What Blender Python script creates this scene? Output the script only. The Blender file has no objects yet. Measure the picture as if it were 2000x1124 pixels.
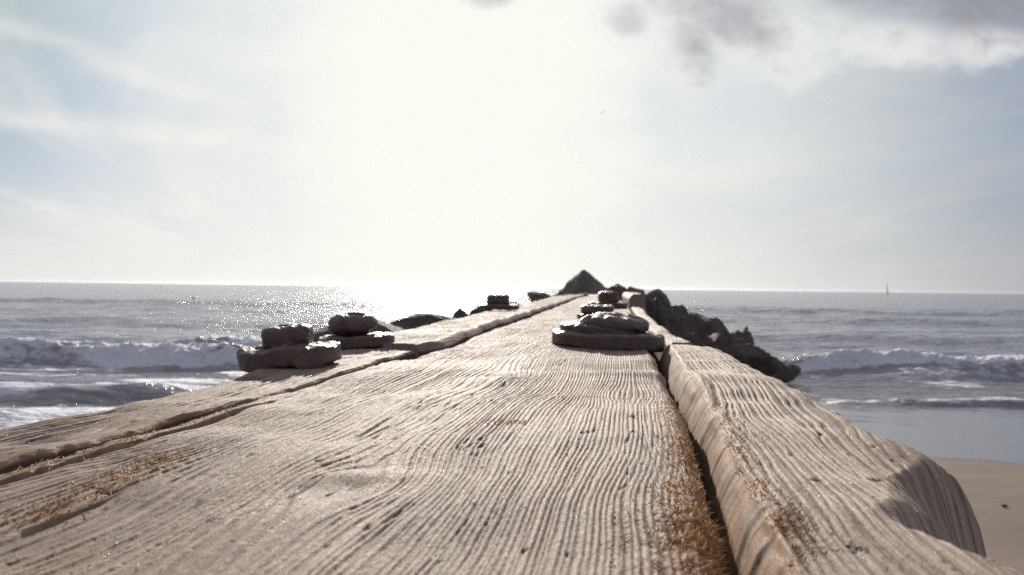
import bpy, math, random
import numpy as np
from mathutils import Matrix, Vector

random.seed(7)
RNG = np.random.default_rng(11)
SC = bpy.context.scene
COL = SC.collection

# ------------------------------------------------------------------ camera
CAM_Z = 2.0                    # the lens is 2 m above the sea, 10 cm above the planks
F = 1600.0                     # focal length in pixels of a 2000 px wide frame
TILT = 0.012                   # the photographer held the camera slightly rolled
cam_d = bpy.data.cameras.new('camera')
cam = bpy.data.objects.new('camera', cam_d)
COL.objects.link(cam)
cam_d.sensor_width = 36.0
cam_d.lens = 36.0 * F / 2000.0
cam_d.clip_start = 0.02
cam_d.clip_end = 60000.0
r_ = Vector((1, 0, TILT)).normalized()
u_ = Vector((-TILT, 0, 1)).normalized()
m_ = Matrix.Identity(4)
for i in range(3):
    m_[i][0] = r_[i]; m_[i][1] = u_[i]
m_[0][2], m_[1][2], m_[2][2] = 0, -1, 0
m_[2][3] = CAM_Z
cam.matrix_world = m_
cam_d.dof.use_dof = True
cam_d.dof.focus_distance = 0.62
cam_d.dof.aperture_fstop = 15.0
cam_d.dof.aperture_blades = 7
SC.camera = cam

# ------------------------------------------------------------------ render / exposure
SC.view_settings.view_transform = 'Standard'
SC.view_settings.look = 'None'
SC.view_settings.exposure = 0.35
SC.view_settings.gamma = 1.0
SC.render.engine = 'CYCLES'
SC.cycles.max_bounces = 6
SC.cycles.sample_clamp_indirect = 8.0
SC.cycles.use_denoising = False

# ------------------------------------------------------------------ sun + sky
SUN_AZ, SUN_EL = -0.085, 0.305          # radians: left of straight ahead, above the horizon
sun_dir = Vector((math.sin(SUN_AZ) * math.cos(SUN_EL), math.cos(SUN_AZ) * math.cos(SUN_EL), math.sin(SUN_EL)))
sd = bpy.data.lights.new('sun', 'SUN')
sd.energy = 4.9
sd.angle = math.radians(1.5)
sd.color = (1.0, 0.93, 0.83)
so = bpy.data.objects.new('sun', sd)
COL.objects.link(so)
so.rotation_euler = sun_dir.to_track_quat('Z', 'Y').to_euler()


class NT:
    """small helper for writing node trees as expressions"""
    def __init__(self, tree):
        self.t = tree; tree.nodes.clear()

    def n(self, kind, **kw):
        nd = self.t.nodes.new(kind)
        for k, v in kw.items():
            setattr(nd, k, v)
        return nd

    def put(self, sock, v):
        if isinstance(v, bpy.types.NodeSocket):
            self.t.links.new(v, sock)
        elif v is not None:
            if hasattr(sock.default_value, '__len__') and not hasattr(v, '__len__'):
                v = [v] * len(sock.default_value)
            if hasattr(v, '__len__') and len(sock.default_value) == 4 and len(v) == 3:
                v = (*v, 1.0)
            sock.default_value = v

    def m(self, op, a, b=None, c=None, clamp=False):
        nd = self.n('ShaderNodeMath', operation=op, use_clamp=clamp)
        self.put(nd.inputs[0], a)
        if b is not None: self.put(nd.inputs[1], b)
        if c is not None: self.put(nd.inputs[2], c)
        return nd.outputs[0]

    def vm(self, op, a, b=None):
        nd = self.n('ShaderNodeVectorMath', operation=op)
        self.put(nd.inputs[0], a)
        if b is not None: self.put(nd.inputs[1], b)
        return nd.outputs['Value'] if op in ('DOT_PRODUCT', 'LENGTH') else nd.outputs[0]

    def xyz(self, x, y, z):
        nd = self.n('ShaderNodeCombineXYZ')
        for i, v in enumerate((x, y, z)): self.put(nd.inputs[i], v)
        return nd.outputs[0]

    def sep(self, v):
        nd = self.n('ShaderNodeSeparateXYZ'); self.put(nd.inputs[0], v)
        return nd.outputs[0], nd.outputs[1], nd.outputs[2]

    def noise(self, vec, scale=1.0, detail=4.0, rough=0.55, dist=0.0, color=False):
        nd = self.n('ShaderNodeTexNoise')
        self.put(nd.inputs['Vector'], vec)
        nd.inputs['Scale'].default_value = scale
        nd.inputs['Detail'].default_value = detail
        nd.inputs['Roughness'].default_value = rough
        nd.inputs['Distortion'].default_value = dist
        return nd.outputs['Color' if color else 'Fac']

    def ss(self, v, a, b, lo=0.0, hi=1.0):
        nd = self.n('ShaderNodeMapRange', interpolation_type='SMOOTHSTEP')
        self.put(nd.inputs['Value'], v)
        nd.inputs['From Min'].default_value = a
        nd.inputs['From Max'].default_value = b
        nd.inputs['To Min'].default_value = lo
        nd.inputs['To Max'].default_value = hi
        return nd.outputs[0]

    def mix(self, f, a, b, blend='MIX'):
        nd = self.n('ShaderNodeMix', data_type='RGBA', blend_type=blend)
        self.put(nd.inputs['Factor'], f)
        self.put(nd.inputs['A'], a) if False else None
        ins = [s for s in nd.inputs if s.type == 'RGBA']
        self.put(ins[0], a); self.put(ins[1], b)
        return [s for s in nd.outputs if s.type == 'RGBA'][0]

    def attr(self, name):
        nd = self.n('ShaderNodeAttribute', attribute_name=name)
        return nd.outputs['Fac']


def build_world():
    w = bpy.data.worlds.new('World')
    SC.world = w
    w.use_nodes = True
    t = NT(w.node_tree)
    d = t.n('ShaderNodeTexCoord').outputs['Generated']
    x, y, z = t.sep(d)
    yy = t.m('MAXIMUM', y, 0.12)
    az = t.m('DIVIDE', x, yy)          # tangent of the bearing and of the height
    el = t.m('DIVIDE', z, yy)
    sky = t.n('ShaderNodeTexSky', sky_type='NISHITA', sun_disc=False)
    sky.sun_elevation = SUN_EL
    sky.sun_rotation = SUN_AZ
    sky.air_density = 1.0; sky.dust_density = 1.2; sky.ozone_density = 1.4
    base = t.vm('MINIMUM', t.vm('MULTIPLY', sky.outputs[0], (0.06, 0.06, 0.06)), (0.335, 0.45, 0.62))
    base = t.mix(t.ss(az, 0.10, 0.60, 0.0, 0.7), base, (0.25, 0.332, 0.475))

    def px(v):     # direction helpers: thousandths of the field -> radians
        return (v - 1000.0) / F

    def py(v):
        return (562.0 - v) / F
    warp = t.noise(t.xyz(t.m('MULTIPLY', az, 3.0), t.m('MULTIPLY', el, 9.0), 1.7), 1.6, 5, 0.6)
    wz = t.m('SUBTRACT', warp, 0.5)
    # thin high cloud, drawn out along the wind, seen in perspective on its layer
    zz = t.m('ADD', t.m('MAXIMUM', z, 0.0), 0.10)
    cx = t.m('DIVIDE', x, zz); cy = t.m('DIVIDE', y, zz)
    ci = t.noise(t.xyz(t.m('ADD', t.m('MULTIPLY', cx, 1.1), t.m('MULTIPLY', cy, 0.35)),
                       t.m('SUBTRACT', t.m('MULTIPLY', cy, 0.42), t.m('MULTIPLY', cx, 0.10)), 0.3), 0.9, 6, 0.6, 0.6)
    cirrus = t.ss(ci, 0.40, 0.68)

    def streak(x0, y0, x1, y1, wid):
        ax, ay, bx, by = px(x0), py(y0), px(x1), py(y1)
        L = math.hypot(bx - ax, by - ay); ux, uy = (bx - ax) / L, (by - ay) / L
        rx = t.m('SUBTRACT', az, ax); ry = t.m('SUBTRACT', el, ay)
        s = t.m('ADD', t.m('MULTIPLY', rx, ux), t.m('MULTIPLY', ry, uy))
        n = t.m('ADD', t.m('SUBTRACT', t.m('MULTIPLY', ry, ux), t.m('MULTIPLY', rx, uy)), t.m('MULTIPLY', wz, 0.05))
        g = t.m('POWER', 2.718, t.m('MULTIPLY', t.m('POWER', t.m('DIVIDE', n, wid), 2.0), -1.0))
        e = t.m('MULTIPLY', t.ss(s, -0.12, 0.02), t.ss(s, L + 0.06, L - 0.12))
        return t.m('MULTIPLY', g, e)
    st = t.m('ADD', t.m('MULTIPLY', streak(-60, 45, 480, 225, 0.014), 0.8), t.m('MULTIPLY', streak(-60, 238, 560, 288, 0.013), 0.8))
    st = t.m('ADD', st, t.m('MULTIPLY', streak(1700, 170, 1980, 205, 0.006), 0.35))
    st = t.m('ADD', st, t.m('MULTIPLY', streak(1380, 345, 2100, 235, 0.02), 0.4))
    low = t.ss(el, 0.22, -0.02)
    veil = t.m('ADD', t.m('MULTIPLY', cirrus, 0.55), t.m('MULTIPLY', st, 0.5))
    veil = t.m('ADD', veil, t.m('MULTIPLY', low, 0.85), clamp=True)
    veil = t.m('MINIMUM', t.m('ADD', veil, t.ss(z, 0.3, 0.7, 0.10, 0.5)), 0.97)
    left = t.ss(az, 0.75, -0.35)                       # brighter towards the sun's side
    vcol = t.mix(left, (0.43, 0.43, 0.465), (0.78, 0.77, 0.765))
    vcol = t.mix(t.ss(z, 0.33, 0.7), vcol, (0.56, 0.56, 0.65))
    vcol = t.mix(t.ss(y, 0.25, -0.3), vcol, (0.44, 0.42, 0.45))      # the sky behind the lens, away from the sun
    c = t.mix(veil, base, vcol)
    # scattered light round the sun behind thin cloud
    dx = t.m('SUBTRACT', az, SUN_AZ + 0.012)
    dy = t.m('SUBTRACT', el, 0.26)
    dyk = t.m('MULTIPLY', dy, t.ss(dy, -0.35, 0.25, 0.45, 1.0))
    a = t.m('SQRT', t.m('ADD', t.m('POWER', t.m('MULTIPLY', dx, t.ss(dx, -0.4, 0.4, 1.12, 0.95)), 2.0), t.m('POWER', dyk, 2.0)))
    a = t.m('ADD', a, t.m('MULTIPLY', wz, -0.16))
    core = t.ss(a, 0.50, 0.12)
    wide = t.ss(a, 0.80, 0.10)
    front = t.ss(y, 0.0, 0.4)
    glow = t.m('MULTIPLY', t.m('MAXIMUM', core, t.m('MULTIPLY', wide, 0.82)), front)
    c = t.mix(glow, c, (0.95, 0.962, 0.89))
    # low dark cumulus, upper right
    bn = t.noise(t.xyz(t.m('MULTIPLY', az, 1.0), t.m('MULTIPLY', el, 1.25), 4.2), 10.0, 8, 0.62, 0.15)
    bz = t.m('MULTIPLY', t.m('SUBTRACT', bn, 0.5), 2.4)

    def blob(cx_, cy_, rx, ry):
        gx = t.m('DIVIDE', t.m('SUBTRACT', az, px(cx_)), rx / F)
        gy = t.m('DIVIDE', t.m('SUBTRACT', el, py(cy_)), ry / F)
        return t.m('SUBTRACT', 1.0, t.m('SQRT', t.m('ADD', t.m('POWER', gx, 2.0), t.m('POWER', gy, 2.0))))
    dk = blob(1420, 15, 165, 110)
    for b in ((1350, 85, 85, 95), (1950, -22, 310, 112), (1222, 42, 50, 42), (960, -14, 60, 34), (1650, -45, 220, 70)):
        dk = t.m('MAXIMUM', dk, blob(*b))
    br = blob(1480, 60, 250, 130)
    for b in ((1330, 120, 130, 100), (1740, 75, 200, 65), (1920, 75, 150, 55), (1250, 60, 150, 100)):
        br = t.m('MAXIMUM', br, blob(*b))
    brm = t.ss(t.m('ADD', br, t.m('MULTIPLY', bz, 0.9)), 0.05, 0.75)
    c = t.mix(t.m('MULTIPLY', brm, 0.75), c, (0.86, 0.86, 0.84))
    dkm = t.ss(t.m('ADD', dk, t.m('MULTIPLY', bz, 1.1)), -0.10, 0.95)
    dcol = t.mix(t.ss(az, 0.3, 0.6), (0.42, 0.43, 0.46), (0.30, 0.30, 0.335))
    dcol = t.mix(t.ss(az, 0.24, 0.12), dcol, (0.66, 0.66, 0.67))
    c = t.mix(t.m('MULTIPLY', dkm, 0.95), c, dcol)
    bg = t.n('ShaderNodeBackground')
    t.put(bg.inputs['Color'], c)
    bg.inputs['Strength'].default_value = 0.79
    out = t.n('ShaderNodeOutputWorld')
    t.t.links.new(bg.outputs[0], out.inputs[0])
    w.cycles.sampling_method = 'MANUAL'
    w.cycles.sample_map_resolution = 512


build_world()

# ------------------------------------------------------------------ helpers
def G(px, py, h=0.10):
    """ground point: where the sight line of a picture point meets the level h below the lens"""
    dx = (px - 1000.0) / F; dy = (562.0 - py) / F
    zz = dy + TILT * dx; xx = dx - TILT * dy
    y = -h / zz
    return xx * y, y


def P(px, py, d):
    """point at distance d along the sight line of a picture point"""
    dx = (px - 1000.0) / F; dy = (562.0 - py) / F
    return Vector(((dx - TILT * dy) * d, d, CAM_Z + (dy + TILT * dx) * d))


def _hash(ix, iy, seed):
    h = (ix.astype(np.int64) * 374761393 + iy.astype(np.int64) * 668265263 + seed * 1442695041) & 0xFFFFFFFF
    h = ((h ^ (h >> 13)) * 1274126177) & 0xFFFFFFFF
    h = (h ^ (h >> 16)) & 0xFFFFFFFF
    return h.astype(np.float64) / 4294967295.0


def vn(x, y, seed=0):
    """smooth value noise, -1..1"""
    x, y = np.broadcast_arrays(np.asarray(x, float), np.asarray(y, float))
    fx, fy = np.floor(x), np.floor(y)
    ix, iy = fx.astype(np.int64), fy.astype(np.int64)
    tx, ty = x - fx, y - fy
    tx = tx * tx * tx * (tx * (tx * 6 - 15) + 10); ty = ty * ty * ty * (ty * (ty * 6 - 15) + 10)
    a, b = _hash(ix, iy, seed), _hash(ix + 1, iy, seed)
    c, d = _hash(ix, iy + 1, seed), _hash(ix + 1, iy + 1, seed)
    return ((a + (b - a) * tx) * (1 - ty) + (c + (d - c) * tx) * ty) * 2 - 1


def fbm(x, y, oct=4, seed=0, gain=0.5):
    s = 0.0; a = 1.0; tot = 0.0
    for i in range(oct):
        s = s + a * vn(x * 2.03 ** i + 17.3 * i, y * 2.03 ** i - 9.1 * i, seed + i * 31)
        tot += a; a *= gain
    return s / tot


def sstep(a, b, x):
    t = np.clip((x - a) / (b - a), 0, 1)
    return t * t * (3 - 2 * t)


def grid_mesh(name, X, Y, Z, attrs=None, mat=None, parent=None, smooth=True, mask=None):
    nr, nc = X.shape
    me = bpy.data.meshes.new(name)
    co = np.stack([X, Y, Z], -1).reshape(-1, 3).astype(np.float32)
    i = np.arange(nr * nc).reshape(nr, nc)
    q = np.stack([i[:-1, :-1], i[:-1, 1:], i[1:, 1:], i[1:, :-1]], -1).reshape(-1, 4)
    if mask is not None:
        q = q[mask.reshape(-1)]
    me.vertices.add(len(co)); me.vertices.foreach_set('co', co.ravel())
    me.loops.add(q.size); me.loops.foreach_set('vertex_index', q.ravel().astype(np.int32))
    me.polygons.add(len(q))
    me.polygons.foreach_set('loop_start', np.arange(0, q.size, 4, dtype=np.int32))
    me.polygons.foreach_set('loop_total', np.full(len(q), 4, np.int32))
    me.polygons.foreach_set('use_smooth', np.full(len(q), smooth))
    for k, v in (attrs or {}).items():
        at = me.attributes.new(k, 'FLOAT', 'POINT')
        at.data.foreach_set('value', v.reshape(-1).astype(np.float32))
    me.update(); me.validate()
    return link(name, me, mat, parent)


def raw_mesh(name, co, faces, mat=None, parent=None, smooth=False):
    me = bpy.data.meshes.new(name)
    me.from_pydata([tuple(map(float, c)) for c in co], [], [tuple(map(int, f)) for f in faces])
    if smooth:
        me.polygons.foreach_set('use_smooth', np.ones(len(me.polygons), bool))
    me.update()
    return link(name, me, mat, parent)


def tri_mesh(name, co, tris, mat=None, parent=None):
    me = bpy.data.meshes.new(name)
    co = np.asarray(co, np.float32); tris = np.asarray(tris, np.int32)
    me.vertices.add(len(co)); me.vertices.foreach_set('co', co.ravel())
    me.loops.add(tris.size); me.loops.foreach_set('vertex_index', tris.ravel())
    me.polygons.add(len(tris))
    me.polygons.foreach_set('loop_start', np.arange(0, tris.size, 3, dtype=np.int32))
    me.polygons.foreach_set('loop_total', np.full(len(tris), 3, np.int32))
    me.update(); me.validate()
    return link(name, me, mat, parent)


def link(name, me, mat, parent):
    o = bpy.data.objects.new(name, me)
    COL.objects.link(o)
    if mat: me.materials.append(mat)
    if parent: o.parent = parent
    return o


def tag(o, label=None, cat=None, group=None, kind=None):
    if label: o['label'] = label
    if cat: o['category'] = cat
    if group: o['group'] = group
    if kind: o['kind'] = kind
    return o


def material(name):
    m = bpy.data.materials.new(name); m.use_nodes = True
    t = NT(m.node_tree)
    b = t.n('ShaderNodeBsdfPrincipled'); o = t.n('ShaderNodeOutputMaterial')
    t.t.links.new(b.outputs[0], o.inputs['Surface'])
    return m, t, b


def bump(t, b, height, strength, dist):
    nd = t.n('ShaderNodeBump')
    nd.inputs['Strength'].default_value = strength; nd.inputs['Distance'].default_value = dist
    t.put(nd.inputs['Height'], height)
    t.t.links.new(nd.outputs[0], b.inputs['Normal'])
    return nd


# ------------------------------------------------------------------ materials
def wood_material(name, ridge, groove, tint=1.0):
    m, t, b = material(name)
    p = t.n('ShaderNodeTexCoord').outputs['Object']
    x, y, z = t.sep(p)
    ax = t.m('SUBTRACT', x, t.m('MULTIPLY', y, 0.14))
    fib = t.noise(t.xyz(t.m('MULTIPLY', ax, 900.0), t.m('MULTIPLY', y, 60.0), z), 1.0, 3, 0.6)
    fine = t.noise(p, 900.0, 3, 0.6)
    blot = t.noise(t.xyz(t.m('MULTIPLY', ax, 18.0), t.m('MULTIPLY', y, 7.0), 0.0), 1.0, 4, 0.6)
    speck = t.noise(t.xyz(t.m('MULTIPLY', x, 330.0), t.m('MULTIPLY', y, 240.0), z), 1.0, 2, 0.5)
    strk = t.noise(t.xyz(t.m('MULTIPLY', ax, 130.0), t.m('MULTIPLY', y, 5.0), 3.0), 1.0, 4, 0.6)
    gr = t.attr('groove'); moss = t.attr('moss'); pit = t.attr('pit')
    tn = t.attr('tone')
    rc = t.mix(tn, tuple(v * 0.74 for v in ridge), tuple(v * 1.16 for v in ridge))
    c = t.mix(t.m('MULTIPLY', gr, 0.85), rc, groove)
    c = t.mix(t.ss(blot, 0.35, 0.72, 0.0, 0.7), c, tuple(v * 0.66 for v in ridge))
    c = t.mix(t.ss(strk, 0.48, 0.72, 0.0, 0.75), c, tuple(v * 0.55 for v in ridge))
    c = t.mix(t.ss(fib, 0.45, 0.8, 0.0, 0.35), c, tuple(v * 0.6 for v in ridge))
    c = t.mix(t.ss(speck, 0.62, 0.72, 0.0, 0.7), c, (0.10, 0.07, 0.055))
    mo = t.m('MULTIPLY', moss, t.ss(fine, 0.3, 0.65, 0.45, 1.0))
    mcol = t.mix(fib, (0.16, 0.068, 0.019), (0.36, 0.178, 0.060))
    c = t.mix(mo, c, mcol)
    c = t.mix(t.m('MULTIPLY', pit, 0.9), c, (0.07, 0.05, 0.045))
    t.put(b.inputs['Base Color'], c)
    t.put(b.inputs['Roughness'], t.ss(fine, 0.3, 0.7, 0.62, 0.85))
    b.inputs['Specular IOR Level'].default_value = 0.09
    h = t.m('ADD', t.m('MULTIPLY', fib, 0.6), t.m('MULTIPLY', fine, 0.5))
    bump(t, b, h, 0.7, 0.0007)
    return m


WOOD = wood_material('weathered_wood', (0.345, 0.262, 0.212), (0.180, 0.118, 0.084))
WOOD_R = wood_material('weathered_wood_pale', (0.392, 0.308, 0.251), (0.205, 0.140, 0.102))


def iron_material():
    m, t, b = material('corroded_iron')
    p = t.n('ShaderNodeTexCoord').outputs['Object']
    n1 = t.noise(p, 45.0, 5, 0.6); n2 = t.noise(p, 240.0, 3, 0.6)
    c = t.mix(t.ss(n1, 0.35, 0.7), (0.10, 0.068, 0.062), (0.165, 0.108, 0.092))
    c = t.mix(t.ss(n2, 0.62, 0.75, 0.0, 0.6), c, (0.10, 0.065, 0.048))
    t.put(b.inputs['Base Color'], c)
    t.put(b.inputs['Roughness'], t.ss(n1, 0.3, 0.7, 0.34, 0.6))
    b.inputs['Specular IOR Level'].default_value = 0.3
    bump(t, b, t.m('ADD', n1, t.m('MULTIPLY', n2, 0.35)), 0.8, 0.007)
    return m


IRON = iron_material()


def rock_material(name, a, bcol):
    m, t, b = material(name)
    p = t.n('ShaderNodeTexCoord').outputs['Object']
    n1 = t.noise(p, 3.0, 6, 0.62); n2 = t.noise(p, 22.0, 4, 0.6)
    c = t.mix(t.ss(n1, 0.35, 0.7), a, bcol)
    c = t.mix(t.ss(n2, 0.55, 0.75, 0.0, 0.5), c, tuple(v * 0.55 for v in a))
    t.put(b.inputs['Base Color'], c)
    b.inputs['Roughness'].default_value = 0.8
    b.inputs['Specular IOR Level'].default_value = 0.12
    bump(t, b, t.m('ADD', n1, t.m('MULTIPLY', n2, 0.3)), 0.7, 0.08)
    return m


ROCK = rock_material('sea_rock', (0.082, 0.066, 0.060), (0.135, 0.107, 0.096))
ROCK_L = rock_material('grey_rock', (0.125, 0.112, 0.106), (0.20, 0.178, 0.165))


def sea_material():
    m, t, b = material('sea_water')
    p = t.n('ShaderNodeTexCoord').outputs['Object']
    x, y, z = t.sep(p)
    v = t.xyz(t.m('MULTIPLY', x, 0.55), y, z)
    n1 = t.noise(v, 0.45, 4, 0.6); n2 = t.noise(v, 2.2, 5, 0.62, 0.3); n3 = t.noise(p, 9.0, 3, 0.6)
    fo = t.attr('foam')
    fz = t.m('ADD', fo, t.m('MULTIPLY', t.m('SUBTRACT', t.noise(p, 3.2, 6, 0.65, 0.4), 0.5), 0.9))
    fm = t.m('MULTIPLY', t.ss(fz, 0.42, 0.68), t.ss(fo, 0.02, 0.2))
    silt = t.attr('silt')
    wc = t.mix(silt, (0.27, 0.27, 0.315), (0.24, 0.225, 0.235))
    c = t.mix(fm, wc, (0.66, 0.66, 0.71))
    t.put(b.inputs['Base Color'], c)
    b.inputs['IOR'].default_value = 1.333
    b.inputs['Specular IOR Level'].default_value = 0.38
    t.put(b.inputs['Roughness'], t.mix(fm, (0.13, 0.13, 0.13), (0.8, 0.8, 0.8)))
    h = t.m('ADD', t.m('MULTIPLY', n1, 1.0), t.m('ADD', t.m('MULTIPLY', n2, 0.35), t.m('MULTIPLY', n3, 0.05)))
    bump(t, b, h, 1.0, 0.6)
    return m


SEA = sea_material()


def sand_material():
    m, t, b = material('beach_sand')
    p = t.n('ShaderNodeTexCoord').outputs['Object']
    n1 = t.noise(p, 0.6, 4, 0.6); n2 = t.noise(p, 120.0, 3, 0.6); n3 = t.noise(p, 9.0, 4, 0.6)
    wet = t.attr('wet')
    dry = t.mix(t.ss(n1, 0.3, 0.7), (0.17, 0.128, 0.102), (0.215, 0.165, 0.134))
    dry = t.mix(t.ss(n2, 0.5, 0.8, 0.0, 0.35), dry, (0.14, 0.11, 0.095))
    dry = t.mix(t.ss(n3, 0.68, 0.76, 0.0, 0.35), dry, (0.13, 0.10, 0.085))
    c = t.mix(wet, dry, (0.125, 0.113, 0.122))
    t.put(b.inputs['Base Color'], c)
    t.put(b.inputs['Roughness'], t.mix(wet, (0.9, 0.9, 0.9), (0.13, 0.13, 0.13)))
    b.inputs['IOR'].default_value = 1.34
    t.put(b.inputs['Coat Weight'], t.m('MULTIPLY', wet, 0.25))
    b.inputs['Coat Roughness'].default_value = 0.06
    b.inputs['Coat IOR'].default_value = 1.4
    bump(t, b, t.m('ADD', t.m('MULTIPLY', n3, 0.6), t.m('MULTIPLY', n2, 0.25)), 0.25, 0.012)
    return m


SAND = sand_material()


def plain_material(name, a, bcol, rough, scale=40.0):
    m, t, b = material(name)
    p = t.n('ShaderNodeTexCoord').outputs['Object']
    n = t.noise(p, scale, 4, 0.6)
    t.put(b.inputs['Base Color'], t.mix(t.ss(n, 0.3, 0.7), a, bcol))
    b.inputs['Roughness'].default_value = rough
    return m


FIBRE = plain_material('wood_fibre', (0.22, 0.095, 0.028), (0.50, 0.27, 0.10), 0.75, 120.0)
GRAIN = plain_material('sand_grain', (0.35, 0.28, 0.22), (0.75, 0.68, 0.60), 0.25, 900.0)
HULL = plain_material('boat_hull', (0.10, 0.10, 0.11), (0.14, 0.14, 0.15), 0.5, 1.0)
SAIL = plain_material('boat_sail', (0.20, 0.20, 0.23), (0.27, 0.27, 0.30), 0.8, 0.5)
GULL = plain_material('gull_feathers', (0.16, 0.16, 0.17), (0.30, 0.30, 0.31), 0.8, 6.0)

# ------------------------------------------------------------------ beach and sea
def shore(x):
    """distance at which the sand meets the water: further out on the right of the groyne"""
    xr = x - 0.12 * 8
    s = sstep(-1.2, 1.0, xr)
    return 6.0 + s * 9.3 + np.where(x > 1, (x - 1) * -0.12, 0) + 0.5 * vn(x / 2.1, 3.3, 5)


def build_ground():
    ty = np.concatenate([np.linspace(-60, 0, 60), np.linspace(0.15, 20, 260), np.linspace(20.3, 60, 40)])
    tx = np.concatenate([np.linspace(-80, -12, 50), np.linspace(-11.8, 14, 280), np.linspace(14.5, 80, 50)])
    X, Y = np.meshgrid(tx, ty)
    S = shore(X)
    d = S - Y
    Zb = np.where(d > 0, d * 0.031, d * 0.06)
    Zb = np.clip(Zb, -1.6, 0.75) + 0.012 * fbm(X / 1.3, Y / 0.9, 3, 4) + 0.003 * fbm(X / .12, Y / .12, 2, 8)
    edge = 5.9 + 0.35 * vn(X / 1.6, 1.5, 9) + 0.08 * vn(X / .35, 2.5, 10) + np.where(X > 5, (X - 5) * -0.14, 0)
    wet = sstep(edge + 0.12, edge - 0.12, d)
    g = grid_mesh('beach', X, Y, Zb, {'wet': wet}, SAND)
    tag(g, kind='structure')


build_ground()


def sea_fields(X, Y):
    S = shore(X)
    off = np.clip(Y - S, 0, None)
    damp = sstep(-0.3, 7.0, off)
    dist = np.hypot(X, Y)
    Z = np.zeros_like(X); foam = np.zeros_like(X); silt = sstep(9.0, 1.0, off) * 0.9
    # long swell and chop
    Z += 0.07 * damp * np.sin((Y * 0.98 + X * 0.06) / 3.1 + 2.2 * vn(X / 14, Y / 14, 3))
    Z += 0.10 * damp * fbm(X / 4.5, Y / 2.0, 3, 21)
    Z += 0.045 * damp * fbm(X / 1.3, Y / 0.55, 3, 41) * sstep(140, 30, dist)
    Z += 0.012 * fbm(X / 0.35, Y / 0.2, 2, 61) * sstep(45, 15, dist)

    def breaker(y0, slope, h, wf, wb, fo, x0, x1, seed, wob=0.8, rough=0.1, sh=1.0):
        nonlocal Z, foam, silt
        yc = y0 + slope * X + wob * vn(X / 4.3, seed * 1.7, seed) + 0.25 * vn(X / 1.1, seed * 2.7, seed + 1)
        t = Y - yc
        m = sstep(x0, x0 + 2.5, X) * sstep(x1, x1 - 2.5, X)
        amp = h * m * (0.72 + 0.45 * vn(X / 2.9, seed * .7, seed + 2))
        prof = np.where(t < 0, np.exp(-(t / wf) ** 2), np.exp(-(t / wb) ** 2))
        Z += amp * prof
        if fo > 0:
            zone = sstep(-2.2 * wf, -0.5 * wf, t) * sstep(wb * 1.2, wb * 0.2, t) * m
            tur = fbm(X / 0.55, Y / 0.4, 4, seed + 5, 0.6)
            Z += zone * rough * (tur + 0.25 * np.abs(vn(X / .2, Y / .2, seed + 7)))
            patch = np.clip(1.0 + 0.6 * vn(X / 2.3, Y / 1.3, seed + 9), 0.5, 1)
            foam = np.maximum(foam, fo * zone * patch)
            foam = np.maximum(foam, 0.55 * fo * m * sstep(wb * 2.6, wb * .7, t) * sstep(-0.3, 0.5, t) * np.clip(.5 + vn(X / 1.2, Y / .5, seed + 4), 0, 1))
        silt = np.maximum(silt, 0.7 * m * sh * sstep(-wf * 3.5, -wf, t) * sstep(wb, 0, t))

    breaker(20.3, 0.02, 0.46, 0.85, 1.6, 1.0, -26, -1.0, 3, 1.0, 0.15)
    breaker(24.8, 0.03, 0.42, 0.9, 1.8, 0.85, -34, -4.0, 43, 1.2, 0.10)
    breaker(20.6, -0.02, 0.40, 0.5, 1.5, 1.0, 5.2, 40, 13, 0.7, 0.15)
    breaker(17.9, 0.10, 0.16, 0.55, 1.2, 0.5, 7.0, 40, 83, 0.7, 0.04)
    breaker(15.9, 0.16, 0.40, 0.6, 1.4, 0.0, -16, -4.2, 17, 0.5)
    breaker(12.6, 0.05, 0.12, 0.5, 1.0, 0.65, -20, -2.0, 19, 0.7, 0.04)
    breaker(15.3, -0.10, 0.10, 0.16, 0.9, 0.55, 3.0, 40, 23, 0.3, 0.02)
    breaker(33.0, 0.05, 0.26, 1.2, 2.4, 0.4, 6, 60, 29, 1.6, 0.04, .3)
    breaker(41.0, -0.03, 0.22, 1.4, 2.6, 0.3, -60, -4, 31, 1.6, 0.04, .3)
    breaker(52.0, 0.04, 0.28, 1.6, 3.2, 0.25, 8, 90, 37, 2.0, 0.04, .3)
    breaker(82.0, -0.05, 0.36, 3.0, 5.0, 0.2, -75, -10, 47, 4.0, 0.08, .3)
    breaker(76.0, 0.05, 0.32, 2.6, 4.5, 0.2, 14, 120, 53, 4.0, 0.08, .3)
    # lace of spent foam
    lace = np.clip(fbm(X / 2.4, Y / 0.7, 4, 71) * 1.4 + 0.12 + 0.5 * (X < 0) + .3 * (X < 0) * sstep(19, 16, Y), 0, 1) * sstep(38, 20, Y) * sstep(-0.6, 0.6, Y - S)
    foam = np.maximum(foam, lace * 0.7)
    # wash round the rocks
    wash = np.exp(-((X - 6.6) / 1.6) ** 2 - ((Y - 23.5) / 3.5) ** 2)
    foam = np.maximum(foam, wash * (0.7 + .4 * vn(X / .6, Y / .6, 77)))
    return Z, np.clip(foam, 0, 1), np.clip(silt, 0, 1)


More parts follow.
